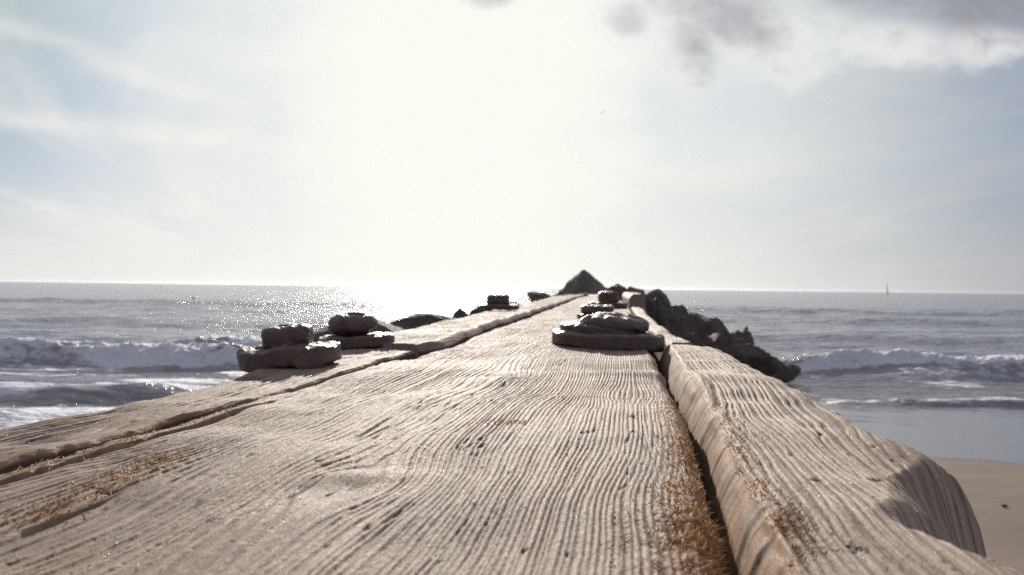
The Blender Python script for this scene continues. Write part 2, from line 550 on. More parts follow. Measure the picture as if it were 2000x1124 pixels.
def build_sea():
    t = np.concatenate([np.linspace(-2.6, -0.72, 90), np.linspace(-0.715, 0.715, 760), np.linspace(0.72, 2.6, 90)])
    yy = [4.5]
    while yy[-1] < 30000:
        y = yy[-1]
        px_ = y * y / (CAM_Z * 820.0)
        step = px_ * 0.8
        if y < 30: step = min(step, 0.075)
        elif y < 100: step = min(step, 0.45)
        yy.append(y + max(step, 0.05))
        if len(yy) > 3000: break
    yy = np.array(yy)
    Y, T = np.meshgrid(yy, t, indexing='ij')
    X = Y * T
    Z, fo, si = sea_fields(X, Y)
    Z = Z * sstep(4000, 300, Y)
    s = grid_mesh('sea', X, Y, Z, {'foam': fo, 'silt': si}, SEA)
    tag(s, kind='structure')


build_sea()

# ------------------------------------------------------------------ the groyne: planks
groyne = bpy.data.objects.new('groyne', None)
COL.objects.link(groyne)
tag(groyne, 'long weathered timber groyne running out to sea, its grey planks deeply ridged', 'groyne')
AX = 0.14      # the timbers run slightly to the right of the view


class Plank:
    def __init__(self, L, R, h, lam, amp, seed, y0, y1, fl=(0.006, 0.01), fr=(0.006, 0.01), knots=(), bumps=(), cracks=(),
                 mossf=None, npits=0, slope_x=0.0, warp=1.6, waves=0.0022, tail=None, lean=0.0, coarse=None):
        self.__dict__.update(locals())
        L = sorted(L, key=lambda p: p[1]); R = sorted(R, key=lambda p: p[1])
        self.Lx, self.Ly = np.array([p[0] for p in L]), np.array([p[1] for p in L])
        self.Rx, self.Ry = np.array([p[0] for p in R]), np.array([p[1] for p in R])
        rg = np.random.default_rng(seed)
        self.pits = []
        for _ in range(npits):
            u = rg.uniform(0.04, 0.96); iy = rg.uniform(1 / 2.2, 1 / 0.26)
            self.pits.append((u, 1 / iy, rg.choice([0.0009, 0.0014, 0.002, 0.0028], p=[.5, .3, .15, .05]), rg.uniform(1.2, 4.0)))

    def edges(self, y):
        def ev(px_, py_):
            v = np.interp(y, py_, px_)
            # continue straight beyond the traced ends
            s0 = AX
            v = np.where(y < py_[0], px_[0] + (y - py_[0]) * s0, v)
            v = np.where(y > py_[-1], px_[-1] + (y - py_[-1]) * 0.09, v)
            return v
        j = 0.0014 * vn(y / 0.05, self.seed + .5, self.seed) + 0.0008 * vn(y / 0.009, self.seed + .2, self.seed + 1)
        k = 0.0022 * vn(y / 0.05, self.seed + 9.5, self.seed + 2) + 0.0009 * vn(y / 0.012, self.seed + 9.2, self.seed + 3)
        return ev(self.Lx, self.Ly) + j, ev(self.Rx, self.Ry) + k

    def surf(self, x, y):
        """height, groove, moss, pit at points of the top face"""
        L, R = self.edges(y)
        sd_ = self.seed
        s = x - AX * y
        z = np.full(np.broadcast(x, y).shape, CAM_Z - self.h)
        z = z + self.slope_x * (x - 0.5 * (L + R))
        z = z + self.waves * (fbm(s / 0.13, y / 0.16, 3, sd_) + 0.22 * fbm(s / 0.05, y / 0.06, 2, sd_ + 5)) * 2
        ph = s.copy() if hasattr(s, 'copy') else np.array(s)
        for (kx, ky, rs, rt, a) in self.knots:
            ds = s - (kx - AX * ky); dt = y - ky
            e = np.exp(-(ds / rs) ** 2 - (dt / rt) ** 2)
            ph = ph - a * ds * e
        am0 = 1.0
        if self.coarse:
            s0, w0, f0 = self.coarse
            am0 = 1 + .5 / (1 + np.exp((s - s0) / w0))
            ph = f0 * ph + (1 - f0) * w0 * np.logaddexp(0, (ph - s0) / w0)
        ph = ph / self.lam
        ph = ph + self.warp * (2.0 * vn(s / 0.10, y / 0.30, sd_ + 11) + 0.28 * vn(s / 0.05, y / 0.10, sd_ + 13)
                               + 0.06 * vn(s / 0.02, y / 0.022, sd_ + 15)) + 2.2 * vn(s / 0.06, 0.3, sd_ + 16)
        ph = ph + 0.30 * vn(ph * 0.9, y / 0.35, sd_ + 18) + 0.10 * vn(ph * 2.3, y / 0.05, sd_ + 19)
        c = 0.5 + 0.5 * np.cos(2 * np.pi * ph)
        thr = 0.44 + 0.10 * vn(ph * 0.7, y / 0.2, sd_ + 20)
        g = sstep(thr - 0.42, thr + 0.30, c)
        am = np.clip(0.85 + 0.55 * fbm(s / 0.05, y / 0.12, 2, sd_ + 17), 0.5, 1.5)
        ridge_no = np.floor(ph)
        am = am * (0.75 + 0.5 * _hash(ridge_no.astype(np.int64), np.zeros_like(ridge_no).astype(np.int64), sd_))
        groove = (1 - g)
        z = z - self.amp * am0 * am * groove * np.clip((R - x) / 0.03, 0.15, 1)
        fibre = fbm(s / 0.0013, y / 0.045, 2, sd_ + 23)
        z = z + 0.00030 * fibre + 0.00016 * vn(s / 0.0014, y / 0.005, sd_ + 24)
        chk = np.abs(vn(s / 0.0055 + 1.3 * vn(s / .05, y / .2, sd_ + 26), y / 0.16, sd_ + 25))
        chk = sstep(0.07, 0.0, chk) * sstep(0.10, 0.45, vn(s / .03, y / .11, sd_ + 27))
        z = z - 0.0011 * chk
        tone = np.clip(0.5 + 0.35 * (_hash(ridge_no.astype(np.int64), np.ones_like(ridge_no).astype(np.int64), sd_) * 2 - 1) + 0.3 * fibre + 0.35 * fbm(s / .03, y / .25, 3, sd_ + 28), 0, 1)
        moss = np.zeros_like(z); pit = 0.7 * chk
        for (bx, by, rx, ry, hh, dark) in self.bumps:
            ds = s - (bx - AX * by); dt = y - by
            q = (ds / rx) ** 2 + (dt / ry) ** 2
            e = np.exp(-q)
            z = z + hh * e
            if dark:
                pit = np.maximum(pit, dark * sstep(1.3, 0.5, q + 0.5 * vn(s / .004, y / .006, 3)))
        for (pts, wid, dep, dk) in self.cracks:
            cy = np.array([p[1] for p in pts]); cx = np.array([p[0] for p in pts])
            o = np.argsort(cy); cx, cy = cx[o], cy[o]
            xc = np.interp(y, cy, cx) + 0.002 * vn(y / .04, 1.1, sd_ + 30)
            end = sstep(cy[0] - .04, cy[0] + 0.02, y) * sstep(cy[-1] + 0.01, cy[-1] - 0.10, y)
            q = np.abs(x - xc) / (wid * (0.4 + 0.6 * end))
            e = sstep(1.0, 0.45, q) * end
            z = z - dep * e
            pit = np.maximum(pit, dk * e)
        for (u, yy, r, el) in self.pits:
            xx = np.interp(yy, self.Ly, self.Lx) * (1 - u) + np.interp(yy, self.Ry, self.Rx) * u
            near = np.abs(y - yy) < 3 * r * el
            if not near.any(): continue
            ds = s - (xx - AX * yy)
            q = (ds / r) ** 2 + ((y - yy) / (r * el)) ** 2 + 0.9 * vn(s / .0011, y / .0022, 77)
            e = np.exp(-q)
            z = z - 0.55 * r * e
            pit = np.maximum(pit, 0.85 * sstep(1.4, 0.5, q))
        if self.mossf is not None:
            moss = self.mossf(x, y, s, L, R)
            moss = np.clip(moss * (0.75 + 0.7 * fbm(s / .01, y / .02, 3, sd_ + 44)), 0, 1)
            z = z + moss * 0.0007 * fbm(s / .003, y / .008, 2, sd_ + 45)
        # rounded arrises
        dl = np.maximum(x - L, 0); dr = np.maximum(R - x, 0)
        wl, hl = self.fl; wr, hr = self.fr
        wr = wr(y) if callable(wr) else wr; hr = hr(y) if callable(hr) else hr
        z = z - hl * np.clip(1 - dl / wl, 0, 1) ** 1.8 - hr * np.clip(1 - dr / wr, 0, 1) ** 1.45
        if self.tail:
            z = z - self.tail[1] * np.clip((y - (self.y1 - self.tail[0])) / self.tail[0], 0, 1) ** 2
        return z, groove, moss, pit, tone

    def build(self, name, ncol, mat, depth=0.26):
        ys = []
        y = self.y0
        while y < self.y1:
            ys.append(y)
            if y < 0.2: st = 0.02 if y < 0.14 else 0.002
            else: st = min(max(y * y / (0.1 * 820.0) * 0.62, 0.0006), 0.12)
            y += st
        ys.append(self.y1)
        ys = np.array(ys)[:, None]
        L, R = self.edges(ys)
        u = np.linspace(0, 1, ncol)[None, :]
        X = L + (R - L) * u
        Y = np.repeat(ys, ncol, 1)
        Z, gr, mo, pi, tn = self.surf(X, Y)
        nw = 26
        k = np.linspace(1, 0, nw + 1)[:-1][None, :] ** 1.5       # 1 = bottom .. towards the top
        bot = CAM_Z - self.h - depth

        def wall(col, sgn, side):
            zt = Z[:, col:col + 1]
            zz = zt + (bot - zt) * k
            xx = X[:, col:col + 1] + sgn * (0.0008 * vn(zz / 0.0035, Y[:, :nw] / 0.10, self.seed + 50 + sgn) + 0.0006 * vn(zz / 0.012, Y[:, :nw] / 0.04, self.seed + 53 + sgn) + .0006 * vn(zz / .0016, Y[:, :nw] / .012, self.seed + 55)) * np.clip((zt - zz) / .004, 0, 1)
            if sgn < 0: xx = xx - self.lean * np.clip((zt - zz) / 0.032, 0, 1) ** 0.8
            return xx, zz
        xl, zl = wall(0, -1, 0); xr, zr = wall(ncol - 1, 1, 1)
        one = np.ones_like(zl)
        yw = np.repeat(ys, nw, 1)
        XX = np.concatenate([xl, X, xr[:, ::-1]], 1)
        YY = np.concatenate([yw, Y, yw], 1)
        ZZ = np.concatenate([zl, Z, zr[:, ::-1]], 1)
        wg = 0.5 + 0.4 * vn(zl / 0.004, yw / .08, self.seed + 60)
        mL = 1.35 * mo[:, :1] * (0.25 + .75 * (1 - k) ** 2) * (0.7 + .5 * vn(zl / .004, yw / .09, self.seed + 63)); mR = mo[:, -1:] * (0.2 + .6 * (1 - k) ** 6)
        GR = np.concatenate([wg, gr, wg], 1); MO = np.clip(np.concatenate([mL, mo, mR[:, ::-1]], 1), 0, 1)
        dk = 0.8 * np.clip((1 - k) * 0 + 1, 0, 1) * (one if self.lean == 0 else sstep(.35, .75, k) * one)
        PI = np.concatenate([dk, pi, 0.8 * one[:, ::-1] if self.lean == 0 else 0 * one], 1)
        TN = np.concatenate([0.5 + .5 * vn(zl / .003, yw / .1, self.seed + 61), tn, 0.5 + .5 * vn(zr / .003, yw / .1, self.seed + 62)[:, ::-1]], 1)
        # close the ends
        def cap(a, first):
            return a[:1] if first else a[-1:]
        b0 = np.minimum(cap(ZZ, True), bot); b1 = np.minimum(cap(ZZ, False), bot)
        XX = np.concatenate([XX[:1], XX, XX[-1:]], 0); YY = np.concatenate([YY[:1], YY, YY[-1:]], 0)
        ZZ = np.concatenate([b0, ZZ, b1], 0)
        GR = np.concatenate([GR[:1], GR, GR[-1:]], 0); MO = np.concatenate([MO[:1], MO, MO[-1:]], 0); PI = np.concatenate([PI[:1], PI, PI[-1:]], 0); TN = np.concatenate([TN[:1], TN, TN[-1:]], 0)
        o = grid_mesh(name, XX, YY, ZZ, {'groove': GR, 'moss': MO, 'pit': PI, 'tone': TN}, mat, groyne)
        return o


H = 0.10
# --- centre plank
gapL = [G(*p) for p in ((0, 926), (131, 888), (269, 847), (374, 814), (486, 783), (635, 742), (699, 723), (750, 706), (835, 690), (890, 674), (960, 646), (1010, 629), (1060, 610), (1105, 593))]
gapL += [(0.70, 8.7), (1.05, 11.2), (1.25, 13.5)]
gapR = [G(*p) for p in ((1425, 1124), (1400, 1010), (1368, 905), (1350, 850), (1330, 790), (1302, 740), (1282, 700))]
gapR += [(0.275, 1.7), (0.36, 2.3), (0.66, 4.6), (1.30, 10.5), (1.52, 13.5)]
K1 = G(690, 938); LENS = G(975, 735); ORG = G(975, 826); SANDY = G(1120, 775); STEP = G(1230, 736)
crack = [G(*p) for p in ((-60, 962), (0, 946), (179, 889), (280, 860), (374, 830), (467, 800), (542, 780))]
ST1 = [G(60, 1010), G(340, 892)]


def seg(x, y, a, b, w):
    ax_, ay_ = a; bx_, by_ = b
    t = np.clip(((x - ax_) * (bx_ - ax_) + (y - ay_) * (by_ - ay_)) / ((bx_ - ax_) ** 2 + (by_ - ay_) ** 2), 0, 1)
    d = np.hypot(x - ax_ - t * (bx_ - ax_), y - ay_ - t * (by_ - ay_))
    return np.exp(-(d / w) ** 2)


def moss_centre(x, y, s, L, R):
    m = sstep(0.030, 0.010, R - x) * sstep(0.82, 0.62, y) * 1.1
    m = np.maximum(m, 0.7 * sstep(0.022, 0.004, x - L) * sstep(0.75, 0.6, y))
    m = np.maximum(m, 0.75 * seg(x, y, ST1[0], ST1[1], 0.012))
    m = np.maximum(m, 0.8 * np.exp(-((x - ORG[0]) / .022) ** 2 - ((y - ORG[1]) / .022) ** 2))
    m = np.maximum(m, 0.45 * np.exp(-((x - SANDY[0]) / .05) ** 2 - ((y - SANDY[1]) / .05) ** 2))
    m = np.maximum(m, 0.28 * sstep(0.1, 0.6, fbm(s / .03, y / .12, 3, 88)))
    m = np.maximum(m, 0.55 * np.exp(-(((x - .16) / .125) ** 4 + ((y - 1.42) / .14) ** 4)) * (0.5 + 0.5 * vn(s / .012, y / .05, 89)))
    return m


centre = Plank(gapL, gapR, H, 0.0034, 0.00076, 5, -0.5, 13.6, (0.003, 0.003), (0.010, 0.008),
               knots=[(K1[0], K1[1], .035, .06, .75), (LENS[0], LENS[1], .03, .05, .5), (STEP[0] - .02, STEP[1] - .13, .03, .06, .5), (-0.14, .33, .05, .10, -.4)],
               bumps=[(K1[0] + .004, K1[1] + .010, .034, .018, .0030, 0),
                      (LENS[0], LENS[1], .030, .018, -.0035, .55), (STEP[0], STEP[1] + .015, .06, .022, .005, 0), (STEP[0], STEP[1] + .13, .08, .06, -.007, 0),
                      (*G(1010, 745), .05, .05, .003, 0), (*G(795, 697), .018, .03, -.008, .0), (*G(300, 1000), .06, .08, -.003, 0)],
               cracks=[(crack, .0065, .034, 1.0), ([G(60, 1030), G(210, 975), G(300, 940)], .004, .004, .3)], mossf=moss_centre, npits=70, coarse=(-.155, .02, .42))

# --- near left plank
edgeA = [G(-120, 862), G(0, 832), G(200, 795), G(400, 752), G(470, 729), (-.306, 0.98), (-.312, 1.05), (-.31, 1.12), (-.30, 1.20), (-.29, 1.34)]
gapA = [(p[0] - w_, p[1]) for p, w_ in zip(gapL[:8], (.013, .013, .012, .011, .0105, .010, .009, .007))] + [(-0.15, 1.34)]
KA = G(70, 862)


def moss_left(x, y, s, L, R):
    m = 0.5 * sstep(0.018, 0.003, R - x) * sstep(0.9, 0.6, y)
    return np.maximum(m, 0.25 * sstep(0.1, 0.6, fbm(s / .03, y / .1, 3, 91)))


left = Plank(edgeA, gapA, H, 0.0075, 0.0015, 8, -0.5, 1.30, (0.010, 0.008), (0.003, 0.003),
             knots=[(KA[0], KA[1], .04, .07, .9)],
             bumps=[(KA[0], KA[1], .014, .020, -.004, .45), (KA[0] + .01, KA[1] - .05, .03, .04, .003, 0), (*G(490, 738), .012, .02, -.004, .6), (*G(210, 803), .02, .03, -.003, .3)],
             mossf=moss_left, npits=45)

# --- far left plank, standing a little proud
h2 = 0.091
edgeA2 = [(-.30, 1.20)] + [G(*p, h2) for p in ((767, 647), (900, 619), (960, 604))] + [(0.10, 5.0), (0.42, 8.7), (0.78, 11.5)]
gapA2 = [(p[0] - .012, p[1]) for p in (G(840, 676, h2), G(885, 664, h2), G(955, 636, h2), G(1005, 620, h2), G(1060, 603, h2))] + [(0.28, 5.0), (0.68, 8.8), (1.02, 11.5)]
gapA2[0] = (gapA2[0][0] - .03, gapA2[0][1])
gapA2 = [(-0.20, 1.2)] + gapA2
left2 = Plank(edgeA2, gapA2, h2, 0.0042, 0.0013, 12, 1.31, 12.0, (0.02, 0.012), (0.012, 0.012), npits=15, waves=.003)

# --- near right plank: thick, wavy, rounded on its outer side
eL = [G(*p, 0.094) for p in ((1462, 1124), (1440, 1040), (1415, 950), (1395, 890), (1375, 830), (1345, 770), (1318, 722), (1300, 685))] + [(0.262, 1.46)]
eL = [(a_ + .012, b_) for a_, b_ in eL]
eR = [(0.143, 0.05), (0.180, 0.285), (0.205, .33), (0.233, 0.37), (0.249, 0.41), (0.2565, 0.45), (.2565, .50), G(1700, 835, .097), G(1640, 800, .097), G(1560, 763, .097), G(1500, 729, .097), G(1450, 702, .097), G(1405, 682, .097), (0.352, 1.46)]


def moss_right(x, y, s, L, R):
    m = 0.9 * sstep(0.014, 0.001, x - L + 0.006 * vn(y / .04, 2.2, 5) + .004 * vn(y / .012, 3.3, 6)) * sstep(1.3, .8, y)
    m = np.maximum(m, 0.9 * sstep(0.004, 0.0, x - L))
    return m


KC = G(1450, 745, .094); CK = G(1372, 672, .094)
right = Plank(eL, eR, 0.094, 0.0054, 0.00112, 21, -0.4, 1.47, (0.005, 0.005),
              (lambda y: 0.012 + 0.050 * sstep(.50, .41, y) * sstep(.26, .35, y), lambda y: 0.010 + 0.056 * sstep(.48, .41, y) * sstep(.26, .35, y)),
              knots=[(eL[4][0] + .02, eL[4][1] + .14, .025, .10, .8), (.19, .5, .04, .09, -.5)],
              bumps=[(KC[0] - .03, KC[1] + .16, .04, .03, -.004, 0), (KC[0] - .02, KC[1] - .02, .05, .06, .004, 0), (CK[0], CK[1], .022, .05, -.004, .55),
                     (.235, .52, .03, .05, .004, 0), (*G(1715, 930, .094), .004, .005, -.003, .8), (*G(1597, 935, .094), .003, .004, -.002, .8)],
              mossf=moss_right, npits=38, tail=(.07, .03), waves=.003, lean=.014)

# --- far right planks
rr = [(0.375, 2.10), (0.45, 2.8), (0.67, 4.5), (0.70, 4.9)]
rl = [(0.305, 1.6), (0.372, 2.30), (0.672, 4.6), (.70, 4.9)]
rl = [(x_ + .004, y_) for x_, y_ in rl]
rr = [(0.372, 1.62), (0.40, 2.0), (0.462, 2.5), (0.56, 3.3), (0.72, 4.4), (0.76, 4.9)]
farR = Plank(rl, rr, 0.104, 0.0045, 0.0013, 31, 1.60, 4.75, (0.01, 0.01), (0.02, 0.02), npits=6, waves=.003)
blkL = [(0.60, 4.2), (0.70, 4.9), (1.0, 7.5)]
blkR = [(0.74, 4.4), (0.795, 4.9), (1.13, 7.5)]
block = Plank(blkL, blkR, 0.03, 0.0050, 0.0013, 35, 4.80, 7.2, (0.03, 0.03), (0.015, 0.012), waves=.004)
endL = [(1.02, 7.2), (1.5, 12.5)]
endR = [(1.25, 7.2), (1.7, 12.5)]

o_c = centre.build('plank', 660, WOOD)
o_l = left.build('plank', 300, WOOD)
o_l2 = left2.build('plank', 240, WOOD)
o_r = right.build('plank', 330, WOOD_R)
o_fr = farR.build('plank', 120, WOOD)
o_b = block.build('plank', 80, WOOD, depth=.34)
tag(o_r, 'pale thick plank with deep wavy ridges and a rounded outer side')
tag(o_b, 'raised plank with a sunlit side near the far end')

# --- timber wall the planks cap
def wall_under():
    ys = np.linspace(-0.5, 13.4, 140)[:, None]
    cx = 0.02 + 0.115 * ys
    cols = []
    prof = [(-0.17, -0.6), (-0.17, 1.66), (0.14, 1.66), (0.14, -0.6)]
    X = np.concatenate([cx + p[0] for p in prof], 1); Z = np.concatenate([np.full_like(cx, p[1]) for p in prof], 1)
    Y = np.repeat(ys, 4, 1)
    at = {k: np.zeros_like(X) for k in ('moss', 'pit', 'tone')}; at['groove'] = np.full_like(X, .8)
    return grid_mesh('support_wall', X, Y, Z, at, WOOD, groyne, smooth=False)


wall_under()

# --- torn orange fibres along the seams
def fibres(name, plank, spots, ln=(0.004, 0.010), wd=0.0004):
    co = []; tr = []
    xs = np.array([p[0] for p in spots]); ys = np.array([p[1] for p in spots])
    zs = plank.surf(xs[:, None] if False else xs, ys)[0]
    n = len(xs)
    az = RNG.normal(-0.1, 0.75, n); el = RNG.uniform(0.0, 0.6, n)
    az = az + np.where(ys > .36, 1.5, 0.0)
    l = RNG.uniform(*ln, n) * np.where(ys > .36, .7, 1.0); w = wd * RNG.uniform(.6, 1.5, n)
    d = np.stack([np.cos(az) * np.cos(el), np.sin(az) * np.cos(el), np.sin(el)], -1)
    sx = np.stack([-np.sin(az), np.cos(az), np.zeros(n)], -1)
    b = np.stack([xs, ys, zs - 0.0006], -1)
    mid = b + d * (l * .55)[:, None] + np.array([0, 0, 1]) * (l * .10)[:, None]
    tip = b + d * l[:, None] + RNG.normal(0, .0012, (n, 3))
    up = np.array([0, 0, 1.0]) * (w * .8)[:, None]
    v = np.stack([b - sx * w[:, None], b + sx * w[:, None], b + up, mid - sx * (w * .7)[:, None], mid + sx * (w * .7)[:, None], mid + up, tip], 1)
    F_ = np.array([(0, 1, 4), (0, 4, 3), (1, 2, 5), (1, 5, 4), (2, 0, 3), (2, 3, 5), (3, 4, 6), (4, 5, 6), (5, 3, 6)])
    t = (np.arange(n) * 7)[:, None, None] + F_[None]
    o = tri_mesh(name, v.reshape(-1, 3), t.reshape(-1, 3), FIBRE, None)
    return o


def edge_spots(plank, side, n, ya, yb, wid, bias=1.0):
    out = []
    iy = RNG.uniform(1 / yb, 1 / ya, n)
    y = 1 / iy
    L, R = plank.edges(y)
    q = np.abs(RNG.normal(0, 1, n)) * wid
    dens = 0.5 + 0.5 * vn(y / .03, 3.1, 99)
    keep = RNG.uniform(0, 1, n) < dens
    x = R - q - 0.001 if side > 0 else L + q + 0.001
    return [(a, b) for a, b, k in zip(x, y, keep) if k]


def scatter_seg(a, b, n, w):
    t = RNG.uniform(0, 1, n)
    return [(a[0] + (b[0] - a[0]) * k + RNG.normal(0, w), a[1] + (b[1] - a[1]) * k + RNG.normal(0, w)) for k in t]


sp = edge_spots(centre, 1, 3600, .26, .85, .010)
sp += edge_spots(centre, 1, 2400, .26, .42, .016)
sp += edge_spots(centre, -1, 500, .36, .75, .006)
sp += scatter_seg(ST1[0], ST1[1], 600, .007)
sp += scatter_seg(ORG, (ORG[0] + .012, ORG[1] + .015), 150, .008)
sp += scatter_seg(crack[1], crack[5], 260, .004)
f1 = fibres('wood_fibres', centre, sp, ln=(.002, .0075), wd=.00034); f1.parent = o_c; tag(f1, kind='stuff')
sp = edge_spots(right, -1, 900, .26, .75, .005)
sp += edge_spots(right, -1, 700, .26, .40, .008)
f2 = fibres('wood_fibres', right, sp, ln=(.002, .0075), wd=.00034); f2.parent = o_r; tag(f2, kind='stuff')


# --- sand on the planks
def grains():
    pts = []
    for pl, n, sgn in ((centre, 9000, 1), (left, 3500, 1), (right, 2200, 1)):
        iy = RNG.uniform(1 / 1.5, 1 / .27, n); y = 1 / iy
        L, R = pl.edges(y)
        x = L + (R - L) * RNG.uniform(0.02, .98, n)
        dens = np.clip(0.35 + 0.8 * fbm(x / .05, y / .09, 3, 7), 0.03, 1)
        if pl is centre:
            dens = np.clip(dens * 0.5 + .9 * np.exp(-((x - SANDY[0]) / .05) ** 2 - ((y - SANDY[1]) / .06) ** 2) + .8 * seg(x, y, ST1[0], ST1[1], .02) + .8 * sstep(.03, .0, x - L) + .6 * sstep(.03, 0, R - x), 0, 1)
        k = RNG.uniform(0, 1, n) < dens
        x, y = x[k], y[k]
        z = pl.surf(x, y)[0]
        pts.append(np.stack([x, y, z + .0001], -1))
    p = np.concatenate(pts)
    n = len(p)
    r = RNG.uniform(.00014, .00038, n)
    base = np.array([(1, 0, 0), (-1, 0, 0), (0, 1, 0), (0, -1, 0), (0, 0, 1), (0, 0, -1)], float)
    q = RNG.normal(size=(n, 4)); q /= np.linalg.norm(q, axis=1)[:, None]
    w, a, b, c = q.T
    Rm = np.stack([1 - 2 * (b * b + c * c), 2 * (a * b - w * c), 2 * (a * c + w * b), 2 * (a * b + w * c), 1 - 2 * (a * a + c * c), 2 * (b * c - w * a),
                   2 * (a * c - w * b), 2 * (b * c + w * a), 1 - 2 * (a * a + b * b)], -1).reshape(n, 3, 3)
    v = p[:, None] + np.einsum('nij,kj->nki', Rm, base) * r[:, None, None]
    Fo = np.array([(0, 2, 4), (2, 1, 4), (1, 3, 4), (3, 0, 4), (2, 0, 5), (1, 2, 5), (3, 1, 5), (0, 3, 5)])
    t = (np.arange(n) * 6)[:, None, None] + Fo[None]
    o = tri_mesh('sand_grains', v.reshape(-1, 3), t.reshape(-1, 3), GRAIN)
    tag(o, 'loose pale sand grains scattered over the near planks', 'sand', kind='stuff')


grains()

# ------------------------------------------------------------------ bolts
def lump(rx, ry, rz, p_xy, p_z, seed, amp, nu=96, nv=56, lean=0.0, flat=None, freq=1.0):
    """a corroded block: superellipsoid with rough skin, resting on z = 0"""
    u = np.linspace(-np.pi, np.pi, nu, endpoint=False)[None, :]; v = np.linspace(-np.pi / 2, np.pi / 2, nv)[:, None]
    sg = lambda a, e: np.sign(a) * np.abs(a) ** e
    X = rx * sg(np.cos(v), p_z) * sg(np.cos(u), p_xy); Y = ry * sg(np.cos(v), p_z) * sg(np.sin(u), p_xy); Z = rz * sg(np.sin(v), p_z) * np.ones_like(u)
    n = np.stack([X / rx ** 2, Y / ry ** 2, Z / rz ** 2], -1); n /= np.linalg.norm(n, axis=-1)[..., None] + 1e-9
    s = rx * freq
    d = fbm(X / s * 1.6 + seed * 3.1 + Z / s * 2.3, Y / s * 1.6 - Z / s * 1.9, 4, seed, .6) + 0.35 * fbm(X / s * 7 + Z / s * 6, Y / s * 7 - Z / s * 5, 2, seed + 3)
    P_ = np.stack([X, Y, Z], -1) + n * (amp * d)[..., None]
    P_[..., 2] += rz + lean * P_[..., 0]
    return P_


def lump_obj(name, P_, mat, parent=None, at=(0, 0, 0)):
    nv, nu, _ = P_.shape
    i = np.arange(nv * nu).reshape(nv, nu); j = np.roll(i, -1, 1)
    q = np.stack([i[:-1], j[:-1], j[1:], i[1:]], -1).reshape(-1, 4)
    co = P_.reshape(-1, 3) + np.array(at)
    me = bpy.data.meshes.new(name)
    me.vertices.add(len(co)); me.vertices.foreach_set('co', co.astype(np.float32).ravel())
    me.loops.add(q.size); me.loops.foreach_set('vertex_index', q.ravel().astype(np.int32))
    me.polygons.add(len(q)); me.polygons.foreach_set('loop_start', np.arange(0, q.size, 4, dtype=np.int32))
    me.polygons.foreach_set('loop_total', np.full(len(q), 4, np.int32)); me.polygons.foreach_set('use_smooth', np.ones(len(q), bool))
    me.update(); me.validate()
    return link(name, me, mat, parent)


def bolt(x, y, z, w, wh, nw, nh, seed, nx=0.0, tilt=0.0, extra=None, label=None, p_n=0.7, p_z=0.42):
    """w / wh: washer width and thickness, nw / nh: nut width and height"""
    st = lump_obj('bolt', lump(nw * .22, nw * .22, (nh * .95 + wh) * .5, .9, .35, seed + 8, .0008, 40, 24), IRON, groyne, (0, 0, 0))
    st.location = (x, y, z)
    st.rotation_euler = (0, tilt, 0)
    wa = lump_obj('washer', lump(w / 2, w / 2 * .95, wh / 2, .85, .24, seed, wh * .24), IRON, st, (0, 0, 0))
    nu = lump_obj('nut', lump(nw / 2, nw / 2, nh / 2, p_n, p_z, seed + 4, nw * .05, freq=1.3), IRON, st, (nx, 0, wh * .86))
    if extra:
        for (ew, eh, ex, es) in extra:
            lump_obj('washer', lump(ew / 2, ew / 2 * .9, eh / 2, .8, .4, es, eh * .30), IRON, st, (ex, 0, wh * .75))
    if label: tag(st, label)
    return st


zt = CAM_Z - H
bolt(-.276, 1.030, zt - .003, .124, .027, .060, .029, 3, nx=-.001, tilt=-.10, label='bolt with a thick washer and a low block nut at the left edge')
bolt(-.254, 1.35, zt - .002, .124, .021, .080, .040, 14, nx=-.006, tilt=-.06, p_n=.95, p_z=.9)
bolt(-.055, 3.25, zt + .012, .17, .022, .088, .040, 25)
bolt(.170, 1.45, zt - .004, .196, .027, .122, .037, 36, nx=.008, tilt=.03, extra=[(.140, .022, -.016, 71)], label='widest bolt with stacked corroded washers and a broad nut', p_n=.85, p_z=.85)
bolt(.285, 2.72, zt, .135, .018, .108, .030, 47)
bolt(.50, 4.25, zt, .20, .03, .105, .06, 58)
bolt(.93, 7.4, zt, .22, .04, .13, .09, 69)

# ------------------------------------------------------------------ rocks
def rock_dirs(nv=40, nu=64):
    u = np.linspace(-np.pi, np.pi, nu, endpoint=False)[None, :]; v = np.linspace(-np.pi / 2, np.pi / 2, nv)[:, None]
    return np.stack([np.cos(v) * np.cos(u), np.cos(v) * np.sin(u), np.sin(v) * np.ones_like(u)], -1)


DIRS = rock_dirs()


def rock_shape(seed, nplanes=13, planes=None, rough=0.06, soft=14.0):
    rg = np.random.default_rng(seed)
    if planes is None:
        N = rg.normal(size=(nplanes, 3)); N /= np.linalg.norm(N, axis=1)[:, None]
        D = rg.uniform(.62, 1.0, nplanes)
    else:
        N = np.array([p[:3] for p in planes], float); D = np.array([p[3] for p in planes]); N /= np.linalg.norm(N, axis=1)[:, None]
    dp = np.clip(DIRS @ N.T, 1e-3, None) / D
    inv = (np.sum(dp ** soft, -1)) ** (1 / soft)
    r = np.minimum(1 / inv, 1.6)
    P_ = DIRS * r[..., None]
    d = fbm(P_[..., 0] * 2.2 + P_[..., 2] * 1.7 + seed, P_[..., 1] * 2.2 - P_[..., 2] * 1.3, 4, seed, .55)
    d = d + .55 * fbm(P_[..., 0] * 7 + P_[..., 2] * 5 + seed, P_[..., 1] * 7 - P_[..., 2] * 6, 3, seed + 9, .6)
    P_ = P_ * (1 + rough * d)[..., None]
    lo = P_.reshape(-1, 3).min(0); hi = P_.reshape(-1, 3).max(0)
    return (P_ - (lo + hi) / 2) / ((hi - lo) / 2)


